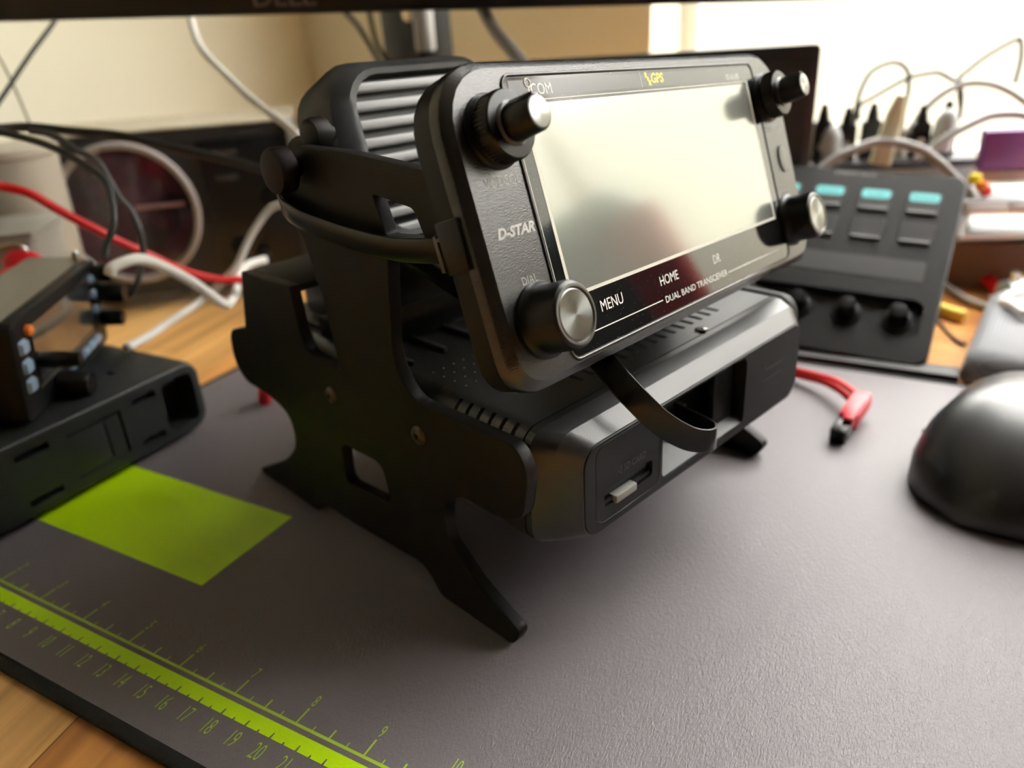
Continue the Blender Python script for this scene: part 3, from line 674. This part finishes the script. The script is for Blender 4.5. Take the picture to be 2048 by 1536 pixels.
obj('spring_wire', tube(bmesh.new(), [(-1.9, 0, 9.0), (-1.1, 0, 9.3), (.1, .1, 9.5), (.6, .2, 9.3), (.8, .3, 8.8)], .12, 10), steel, t, 180)

# ------------------------------------------------------------------ big monitor hanging above
ma = Vector((.872, .482, -.033)).normalized(); mn = Vector((.482, -.872, 0)); mu = ma.cross(mn).normalized()*-1
if mu.z < 0: mu = -mu
MFr = frame((11.72, 29.8, 18.95), ma, mu, mn)
mon = thing('monitor', 'wide black computer monitor whose lower edge crosses the top of the picture', 'monitor', MFr)
obj('bezel', bx(-42, 21.1, .0, 36, -3.0, 0, .15), M('monitor_bezel', (.012, .011, .012), .45), mon)
obj('display_panel', bx(-40.8, 19.9, 1.6, 35, 0, .03), gloss_black, mon)
tx = text('DELL', 1.25, 'brand_lettering', M('beige_ink', (.22, .17, .14), .5), mon, x=-11.7, y=.78, z=.01, sx=1.25, bold=.02)
obj('stand_mount', bx(-6, 6, 12, 26, -6, -3, .3), plastic, mon)

# monitor arm and clamp seen under its edge
arm = thing('display_mount', 'black monitor arm joint with pale collar under the monitor edge', 'mount', at(-3.4, 43.5, 0, -20))
def a_tube(r, z0, z1, x=0, y=0, mat=plastic, nm='post'): return obj(nm, lathe([(r*.9, z0), (r, z0+.1), (r, z1-.1), (r*.9, z1)], 32, c=(x, y, 0)), mat, arm, 40)
a_tube(1.5, DZ, 16.2); a_tube(2.2, DZ, .8, nm='base')
obj('joint', bx(-3.2, 2.3, -1.6, 1.6, 15.2, 22, .5), plastic, arm)
obj('cross_arm', bx(-1.2, 6, -1.3, 1.3, 13.4, 15.3, .6), plastic, arm)
a_tube(.75, 16.6, 21.5, 2.9, -1.6, M('pale_grey_collar', (.45, .45, .44), .35), 'collar')
obj('bolt', lathe([(.55, 0), (.55, .35), (.4, .45)], 24, c=(1.3, -2.0, 19.2), axis='y'), M('tan_bolt', (.7, .52, .36), .35, metal=.5), arm, 40)

# ------------------------------------------------------------------ small dark screen behind
t2 = frame((24.9, 46.5, DZ), Vector((.9, .436, 0)), Vector((0, 0, 1)), Vector((.436, -.9, 0)))
scr = thing('dark_display', 'glossy dark flat display standing behind the control head', 'screen', t2)
obj('screen_case', loftz([(-1.4, -31, 1.0, 2.0, 16.1, .4), (-.1, -31, 1.0, 2.0, 16.1, .4), (0, -30.8, .8, 2.2, 15.9, .35)]), M('display_case', (.012, .012, .013), .3), scr, 35)
obj('screen_glass', bx(-30.3, .4, 2.8, 15.4, 0, .03), M('dark_mirror_glass', (.025, .026, .03), .24, spec=.35), scr)
obj('foot', bx(-18, -8, 0, .5, -5, 4, .2), plastic, scr); obj('neck', bx(-15, -11, .4, 4, -3.4, -1.3, .2), plastic, scr)

# ------------------------------------------------------------------ key-and-dial controller pad
s_ = 0.93
cw = Vector((34.75, -10.7, 18.4))
TR = cw + (Vector((35.55, 47.67, 7.55)) - cw)*s_
pX = Vector((.999, -.017, -.036)); pY = Vector((.035, .814, .58)); pZ = pX.cross(pY).normalized(); pY = pZ.cross(pX).normalized()
PF = frame(TR, pX.normalized(), pY, pZ)
pad = thing('control_pad', 'black control pad with teal lit keys, touch strip and four dials', 'control pad', PF)
pw, ph = 13.0, 13.75
padm = M('pad_plastic', (.012, .0115, .012), .5, spec=.25, bump=.2, scale=2500)
pb = obj('face_plate', loftz([(-.62, -pw+.3, -.3, -ph+.3, -.3, .7), (-.5, -pw, 0, -ph, 0, .9), (-.1, -pw, 0, -ph, 0, .9), (0, -pw+.1, -.1, -ph+.1, -.1, .85)]), padm, pad, 35)
cut(pb, [loftz([(-.45, -pw+.7, -.75, -12.1, -9.45, .6), (.5, -pw+.7, -.75, -12.1, -9.45, .6)])])
teal = M('teal_lit_key', (.05, .2, .2), .4, emit=(.16, .62, .6), estr=.75)
keyp = M('blank_key', (.03, .03, .032), .3)
lip = M('key_lip', (.14, .14, .14), .3)
for i in range(4):
    cx = -2.08 - i*2.7
    for j, cy in enumerate((-2.3, -4.55)):
        k = obj('key', loftz([(0, cx-.95, cx+.95, cy-.85, cy+.75, .25), (.08, cx-.9, cx+.9, cy-.8, cy+.7, .25)]), keyp, pad, 40)
        obj('key_lip', bx(cx-.85, cx+.85, cy-1.0, cy-.78, .02, .16, .07), lip, k)
        if j == 0:
            obj('lit_legend', loftz([(.08, cx-.82, cx+.82, cy-.05, cy+.62, .2), (.1, cx-.82, cx+.82, cy-.05, cy+.62, .2)]), teal, k)
            text(('Actions', 'Audio', 'Display', 'Scenes')[i], .42, 'legend_text', M('dark_teal_ink', (.03, .25, .25), .5), k, x=cx, y=cy+.22, z=.102)
obj('touch_strip', loftz([(0, -pw+.9, -1.15, -8.2, -6.75, .15), (.02, -pw+.9, -1.15, -8.2, -6.75, .15)]), M('touch_strip_glass', (.06, .06, .062), .35), pad, 30)
for i in range(4):
    cx, cy = -1.95 - i*2.7, -10.7
    k = obj('dial', lathe([(.78, -.45), (.78, -.3), (.55, -.25), (.5, .5), (.44, .62), (.3, .64)], 40, c=(cx, cy, 0)), plastic_smooth, pad, 40)
    obj('dial_tick', bx(cx-.35, cx+.35, cy-1.35, cy-1.22, -.45, -.43), grey_ink, pad)
text('STREAM DECK', .38, 'brand_lettering', grey_ink, pad, x=-6.3, y=-.42, z=.004)
wd = obj('stand', bx(-pw+1, -1, -7, -5, -4.8, -.6, .2), plastic, pad)
pb_ = obj('base_foot', bx(20.2, 36.6, 31.9, 33.2, DZ+.02, .35, .1), rubber, None); pb_.parent = pad; pb_.matrix_parent_inverse = PF.inverted()

# ------------------------------------------------------------------ mouse
MF = at(39.6, 24.0, 0, -24)
ms = thing('computer_mouse', 'large dark ergonomic computer mouse at the right edge of the mat', 'mouse', MF)
secs = []
L = 6.4
for i in range(21):
    u = -1 + 2*i/20
    y = u*L; w_ = 3.9*math.sqrt(max(0, 1 - abs(u)**3.2)) + .02
    w_ *= (1.0 if u > 0 else .94)
    h = (3.35 + .4*math.cos((u+.15)*PI))*(max(0, 1 - abs(u-.03)**2.8)**.55) + .05
    ring = []
    for k in range(24):
        a = 2*PI*k/24; cx, sy = math.cos(a), math.sin(a)
        x = w_*(abs(cx)**.8)*(1 if cx > 0 else -1); z = h*(abs(sy)**.85)*(.98 if sy > 0 else 0)
        if sy <= 0: z = 0; x = w_*.93*cx*(1 if abs(cx) > .3 else 1)
        ring.append((x + .12*z*(-.6), y, z + .12))
    secs.append(ring)
mm = M('mouse_rubber', (.02, .02, .022), .33, spec=.9, bump=.15, scale=1500)
obj('shell', loft(bmesh.new(), secs), mm, ms, 60)
sp = lathe([(2.3, -.25), (2.55, -.12), (2.55, .12), (2.3, .25)], 48, c=(0, 0, 0), axis='x')
so = obj('side_grip', sp, M('glossy_maroon_black', (.02, .008, .01), .25), ms, 50); so.location = V((-3.15, 1.2, 1.35)); so.scale = (1.7, .8, .4)
obj('scroll_wheel', lathe([(.9, -.3), (1.0, -.2), (1.0, .2), (.9, .3)], 32, c=(0, 3.9, 1.95), axis='x'), rubber, ms, 50)
for i in range(5): obj('grip_rib', bx(-3.7, -3.2, -2.4+i*.6, -2.15+i*.6, .5, 1.3, .05), rubber, ms)

# wrist rest
wr = tag(obj('wrist_rest', loftz([(0, 0, 14, -6.3, 6.3, 1.2), (.25, -.15, 14, -6.5, 6.5, 1.4), (1.3, 0, 14, -6.3, 6.3, 1.3), (1.8, .6, 14, -5.7, 5.7, 1.0)]), woven, None, 50), 'pale grey woven wrist rest at the right edge behind the mouse', 'wrist rest')
wr.matrix_world = at(37.3, 38.6, DZ, -6)

# ------------------------------------------------------------------ red power lead on the mat
red = thing('power_lead', 'red two-wire power lead with angular red plug on the mat beside the transceiver', 'power lead', at(0, 0, 0))
for dx, dz in ((0, 0), (.28, .18)):
    obj('wire', tube(bmesh.new(), [(26.5+dx, 29.6, .3+dz), (28.0+dx, 29.4, .32+dz), (29.3+dx, 28.9, .42+dz), (30.5+dx, 28.2, .6+dz), (31.4+dx, 27.2, .75+dz), (32.0+dx, 26.3, .8+dz)], .2, 10), cable_red, red, 180)
bm = bmesh.new(); pm = at(32.35, 25.2, .72, -100) @ Matrix.Rotation(rad(8), 4, 'Y')
box(bm, -1.2, 1.0, -.42, .42, -.4, .4, .06, mtx=pm); box(bm, -.3, 1.5, -.1, .36, -.1, .55, .05, mtx=pm)
pg = obj('plug_housing', bm, red_plastic, red)
tag(obj('plug_tip', bx(1.2, 2.3, -.4, .35, -.42, .3, .1, mtx=pm), plastic_smooth, red), 'black plug tip')

# ------------------------------------------------------------------ cables, left
cable('black_cable', [(-17.4,24.1,21.5),(-16.1,22.6,20.2),(-15.6,19.8,18.1),(-15.1,16.9,15.8),(-14.2,14.9,14.7)], .14, cable_black, 'straight black cord hanging down from the monitor at the upper left')
cable('thin_wire', [(-16.7,18.2,18.8),(-16.4,18.4,17.9),(-15.7,18.3,16.4),(-14.9,18.1,14.2)], .07, M('olive_wire', (.16, .15, .05), .4), 'thin olive wire crossing the black cord at the upper left', cat='wire')
cable('white_cable', [(-8.7,26.4,20.5),(-8.4,26.2,19.8),(-6.7,25.0,18.0),(-4.2,24.3,16.4),(-1.6,23.7,14.9),(1.2,23.3,13.5),(2.2,23.3,12.3),(1.6,23.2,10.6),(0.3,23.1,9.4),(-0.6,22.4,9.0),(-1.2,21.5,8.0),(-1.5,20.8,7.1),(-1.8,20.0,6.0),(-2.6,19.0,5.0),(-3.3,18.2,4.3),(-2.9,16.7,4.2),(-1.5,14.4,4.5),(0.2,12.0,4.9),(1.3,10.0,5.2)], .22, cable_white, 'white cable running from the monitor down behind the speaker to the left radio')
cable('white_cable', [(2.0,9.8,9.0),(2.1,10.0,9.3),(2.1,11.3,9.3),(0.6,13.6,8.1),(-0.4,15.9,6.4),(-1.2,18.1,4.4),(-1.6,19.2,4.4),(-1.6,19.5,4.8),(-2.3,20.5,5.2),(-2.8,21.7,5.5),(-2.6,23.1,5.5)], .27, cable_white, 'short arched white cable leaving the top of the left radio head')
cable('red_cable', [(-7.1,10.3,12.7),(-7.0,11.1,12.3),(-6.4,12.0,11.8),(-5.9,12.7,11.0),(-5.4,13.4,10.2),(-4.9,14.2,9.4),(-4.7,14.8,8.8),(-4.3,15.6,8.1),(-4.1,16.3,7.5),(-3.5,17.1,6.7),(-2.8,18.0,6.0),(-2.2,19.0,5.5),(-1.6,20.1,5.2),(-0.9,21.2,4.9)], .23, cable_red, 'thick bright red cable sagging across the left side')
cable('black_cable', [(-7.5,11.3,15.0),(-7.5,12.2,14.9),(-7.0,13.5,14.8),(-5.7,15.0,14.4),(-4.3,16.5,14.0),(-2.7,18.0,13.2),(-0.4,19.8,12.3),(1.3,21.3,11.4),(2.1,22.5,11.1)], .23, cable_black, 'black cable running right across the desktop radio to the clamp knob', 'black cables over the left radio')
cable('black_cable', [(-5.3,10.1,15.1),(-4.3,10.5,15.0),(-2.6,11.1,14.5),(-1.4,11.4,14.0),(-0.1,11.6,13.3),(0.8,11.6,12.7),(1.2,11.4,11.9),(1.6,10.9,11.0),(1.6,10.3,10.2),(1.7,10.0,9.7)], .17, cable_black, 'black cable curling down into the jack of the left radio head', 'black cables over the left radio')
cable('black_cable', [(-4.3,11.8,14.9),(-3.6,12.5,14.6),(-2.9,12.9,13.9),(-2.2,13.4,13.3),(-1.8,13.5,12.4),(-1.5,13.6,11.5),(-1.1,13.8,10.7),(-0.7,13.7,9.5),(-0.8,13.5,8.5),(-1.1,13.0,7.2),(-1.6,12.8,6.6)], .16, M('dark_grey_jacket', (.06, .06, .06), .35), 'grey-black cable falling behind the left radio head, across the round dial', 'black cables over the left radio')
cable('braided_cable', [(8.5,32.3,19.8),(9.8,30.9,19.2),(11.5,29.4,17.9),(13.1,28.1,17.0),(14.7,26.8,16.1),(16.2,25.4,15.0)], .35, cable_grey, 'grey braided cable slanting down behind the control head')
cable('black_cable', [(-8.7,41.3,19.6),(-7.7,41.4,18.6),(-6.4,41.2,16.8),(-5.4,40.9,15.4),(-5.0,40.8,13)], .2, cable_black, 'left of two black cords beside the monitor arm', 'cords at the monitor arm')
cable('black_cable', [(-6.9,42.0,19.5),(-6.1,41.5,17.2),(-4.8,41.3,15.3),(-4.4,41.2,13)], .2, cable_black, 'right of two black cords beside the monitor arm', 'cords at the monitor arm')

# ------------------------------------------------------------------ right side: hub, board, cables
hub = thing('usb_hub', 'black upright hub block bristling with plugs in front of the window', 'hub', at(29.0, 52.6, DZ, 24))
obj('hub_body', bx(-4.6, 7.2, -1.5, 1.5, 0, 8.0, .3), M('hub_plastic', (.05, .05, .055), .5), hub)
obj('hub_label', bx(-4.2, 6.8, -1.53, -1.5, 6.4, 7.4), grey_ink, hub)
hub['label'] = 'black hub block bristling with upright plugs in front of the window'
px = [-3.6, -1.9, -.2, 1.5, 3.2, 4.9]
for i, x in enumerate(px):
    p = thing('usb_plug', ['black plug at the far left of the hub row, thin cord curving out of it', 'second black plug from the left of the hub row', 'third plug from the left of the hub row, beside the cream plug', 'fourth plug of the hub row, under the pale collar', 'fifth plug of the hub row, second from its right end', 'black plug at the right end of the hub row'][i], 'plug', at(29.0, 52.6, 0, 24) @ Matrix.Translation((x*K, -.2*K, 7.75*K)), 'plugs standing in the hub')
    hgt = (2.6, 2.3, 2.5, 1.9, 2.2, 2.4)[i]
    obj('plug_body', loftz([(0, -.72, .72, -.45, .45, .2), (hgt, -.66, .66, -.4, .4, .2), (hgt+.35, -.25, .25, -.2, .2, .1)]), plastic if i != 3 else cable_grey, p, 40)
    obj('plug_icon', loft(bmesh.new(), [[(.28*math.cos(a*PI/8), y_, 1.0+.35*math.sin(a*PI/8)) for a in range(16)] for y_ in (-.45, -.38)]), MATS['pale_grey_collar'], p)
    obj('strain_relief', lathe([(.42, hgt+.2), (.36, hgt+.6), (.2, hgt+1.3)], 16), plastic, p, 40)
cr = tag(obj('cream_plug', loftz([(0, -.7, .7, -.5, .5, .3), (3.4, -.55, .55, -.45, .45, .3), (4.6, -.3, .3, -.3, .3, .2)]), M('cream_plug_plastic', (.72, .7, .5), .45), None, 40), 'cream coloured plug leaning among the black hub plugs', 'plug')
cr.matrix_world = at(29.9, 50.4, 7.7, 20) @ Matrix.Rotation(rad(10), 4, 'Y')
gp = M('pale_plug_plastic', (.5, .52, .52), .4)
for x, y, z, a, lab in ((26.6, 51.0, 7.4, -4, 'pale grey connector bent beside the leftmost hub plug'), (33.4, 53.6, 8.2, 6, 'pale grey round connector above the right half of the hub')):
    o = tag(obj('pale_connector', lathe([(.7, 0), (.75, .3), (.75, 2.0), (.5, 2.6), (.25, 2.8)], 24), gp, None, 45), lab, 'connector'); o.matrix_world = at(x, y, z, 0) @ Matrix.Rotation(rad(a), 4, 'Y')
TH = 'thin dark wires looping above the hub'
cable('thin_wire', [(27.5,54.4,9.3),(27.4,55.3,11.0),(27.5,55.9,12.1),(27.9,56.8,13.2),(28.7,57.5,13.7),(29.3,58.0,13.8),(29.9,58.2,13.6),(30.4,58.1,13.0),(30.6,57.7,11.9),(30.6,56.9,10.6),(30.6,56.2,9.0)], .17, cable_black, 'thin dark wire making a tall loop above the left of the hub', TH, 'wire')
cable('thin_wire', [(27.7,54.9,10.1),(27.6,55.4,11.0),(28.5,56.3,11.6),(29.5,57.2,12.2),(30.5,58.0,12.7),(31.6,58.8,12.9),(32.4,59.3,12.9),(33.3,59.5,12.4),(33.9,59.6,12.0),(34.2,59.3,11.1),(34.3,58.8,9.6)], .17, cable_black, 'thin dark wire in a long low arch across the hub', TH, 'wire')
cable('thin_wire', [(34.3,60.0,10.0),(33.8,60.8,12.2),(34.3,61.3,12.9),(35.2,62.1,13.7),(36.3,63.0,14.4),(37.1,63.5,14.8),(37.4,63.5,14.7),(37.6,62.7,13.5),(37.5,61.7,11.9)], .17, cable_black, 'thin dark wire rising to a sharp peak at the upper right', TH, 'wire')
cable('grey_cable', [(30.9,53.4,8.6),(31.6,54.4,10.1),(32.1,54.9,10.9),(33.0,55.6,11.8),(34.0,56.2,12.3),(35.0,56.5,12.4),(36.1,56.8,12.2),(37.2,56.9,11.7),(38.1,56.8,11.1),(39.6,56.7,9.9)], .24, cable_grey, 'upper grey braided cable arching to the right over the hub', 'grey cables at the hub')
cable('grey_cable', [(32.1,51.2,7.9),(32.9,51.7,8.6),(33.8,52.2,9.3),(35.0,52.9,10.0),(36.1,53.5,10.5),(37.1,53.8,10.6),(38.1,54.0,10.5),(39.4,54.1,9.9)], .26, cable_grey, 'grey cable arching right across the purple module', 'grey cables at the hub')
cable('grey_cable', [(26.4,47.7,7.6),(27.3,48.3,8.4),(28.2,48.7,8.8),(29.6,49.4,9.3),(31.0,49.9,9.2),(32.5,50.2,8.7),(33.6,50.0,8.0),(34.3,49.8,7.4),(35.6,49.5,6.2),(35.9,48.9,5.5),(35.6,48.0,4.6),(35.5,47.0,3.6)], .32, cable_grey, 'thick grey cable arching over the control pad and down its right side', 'grey cables at the hub')
cable('grey_cable', [(35.6,49.7,6.1),(35.7,49.8,4.3),(36.0,50.5,3.3),(36.8,51.2,2.0),(37.7,52.0,0.5),(38.2,52.4,.1)], .26, cable_grey, 'grey cable dropping to the desk right of the control pad', 'grey cables at the hub')
for k, (dx, dz) in enumerate(((0, 0), (.35, .22))):
    cable('red_wire', [(35.0+dx,50.4,3.4+dz),(35.6+dx,50.2,2.3+dz),(36.4+dx,50.1,1.3+dz),(37.4+dx,49.2,0.5+dz),(38.4+dx,46.7,0.3+dz),(39.3+dx,44.9,0.3+dz),(39.8+dx,44.2,0.3+dz),(40.8+dx,43.4,0.3+dz)], .2, cable_red, ('lower of two parallel red wires right of the control pad', 'upper of two parallel red wires right of the control pad')[k], 'red wires', 'wire')
cable('grey_cable', [(34.2,49.0,0.2),(35.4,48.0,0.0),(36.8,45.5,-.02),(38.1,44.4,-.02),(39.0,43.8,-.02),(39.8,43.4,-.02),(40.9,43.3,-.02)], .26, cable_grey, 'grey cord lying on the pale desk below the red wires')
cable('white_cable', [(40.2,44.7,1.3),(39.6,43.7,1.5),(38.7,42.6,1.5),(38.3,41.5,1.1),(38.4,41.0,1.5),(38.8,39.8,1.85),(39.4,38.2,1.9)], .28, cable_white, 'white cord curling over the wrist rest at the right edge')
cable('thin_wire', [(34.6,44.5,-.2),(35.2,41.6,-.2),(36.3,38.6,-.2),(36.8,37.8,-.1)], .11, cable_black, 'thin dark wire lying on the pale desk beside the control pad', None, 'wire')
# board with purple module
bd = thing('circuit_board', 'bright circuit board stack carrying a purple module at the right edge', 'circuit board', at(37.2, 51.2, 0, 22))
obj('board', bx(-2.6, 5, -2.2, 2.6, 5.6, 5.85, .05), M('pale_board', (.55, .62, .64), .4), bd)
tag(obj('purple_module', bx(-1.1, 2.2, .2, 1.2, 7.3, 9.9, .15), M('purple_plastic', (.20, .055, .26), .4), bd), 'purple module')
obj('module_base', bx(-1.2, 2.3, .1, 1.3, 6.6, 7.3, .1), M('dusty_brown_plastic', (.4, .28, .24), .5), bd)
for x, z, c_ in ((-1.9, 7.2, yellow_ink), (-1.4, 6.7, M('orange_plastic')), (-1.1, 6.4, red_plastic), (2.3, 6.3, red_plastic)):
    obj('component', lathe([(.35, 0), (.4, .2), (.4, .5), (.3, .6)], 16, c=(x, -1.2, z-.4)), c_, bd, 45)
bw = M('white_plastic', (.8, .82, .85), .4)
obj('connector_block', bx(-2.5, 0, -2.4, -1.4, 5.0, 5.6, .1), bw, bd); obj('connector_block', bx(.2, 3.2, -2.4, -1.4, 5.0, 5.6, .1), bw, bd)
for x in (-2.0, 4.2): obj('board_leg', lathe([(.25, 0), (.25, 2.1)], 12, c=(x, 1.5, 3.5)), steel, bd)
obj('lower_board', bx(-2.6, 5, -2.0, 2.6, 3.35, 3.6, .05), MATS['pale_board'], bd); obj('lower_strip', bx(-2.6, 3.4, -2.5, -2.0, 3.3, 3.75, .1), bw, bd)
tag(obj('brown_box', bx(35.2, 47, 48.9, 58, DZ, 3.0, .15), M('dark_brown_wood', (.16, .085, .05), .6), None), 'dark brown box under the circuit board stack', 'box')
cable('yellow_pencil', [(34.2, 43.6, .15), (36.6, 41.9, .15)], .38, M('yellow_paint', (.85, .68, .08), .4), 'short thick yellow marker lying on the desk beside the control pad', cat='marker')
ad = thing('metal_adapter', 'pale blue metal adapter lying beside the red wires', 'adapter', at(39.4, 46.6, DZ, 40))
obj('adapter_body', lathe([(.5, -1.1), (.85, -.9), (.85, .8), (.5, .9), (.5, 1.4)], 24, c=(0, 0, .85), axis='x'), M('pale_metal', (.6, .72, .72), .3, metal=.4), ad, 45)
obj('adapter_collar', lathe([(.35, 0), (.35, .5)], 16, c=(-.3, 0, 1.65)), steel, ad)

# shapes added out of view to reflect teal and red in the screen
cu_ = tag(obj('reflection_block', loftz([(0, -8, 8, -4, 4, 3), (1.5, -9.5, 9.5, -5, 5, 3.4), (14, -9.5, 9.5, -4.6, 4.6, 3.4), (18.5, -9, 8, -3.6, 3.6, 2.8), (20.8, -7.5, 3.5, -1.8, 1.8, 1.4)]), M('teal_grey_cloth', (.10, .17, .18), .8, bump=.3, scale=400), None, 60), 'unseen teal grey block added to be mirrored as a blurred patch in the blank screen', 'reflection_block')
cu_.matrix_world = at(58.5, 32.5, DZ, -47)
tb_ = thing('reflection_post', 'unseen red post added to be mirrored as a small blurred spot in the blank screen', 'reflection_post', at(47.3, 32.2, DZ))
obj('reflection_post_body', lathe([(1.6, 0), (1.8, .3), (2.1, 15.6), (2.0, 15.9)], 40), red_plastic, tb_, 50)
obj('reflection_post_cap', lathe([(2.0, 15.9), (2.1, 16.0), (1.9, 17.2), (.6, 17.4)], 40), red_plastic, tb_, 50)
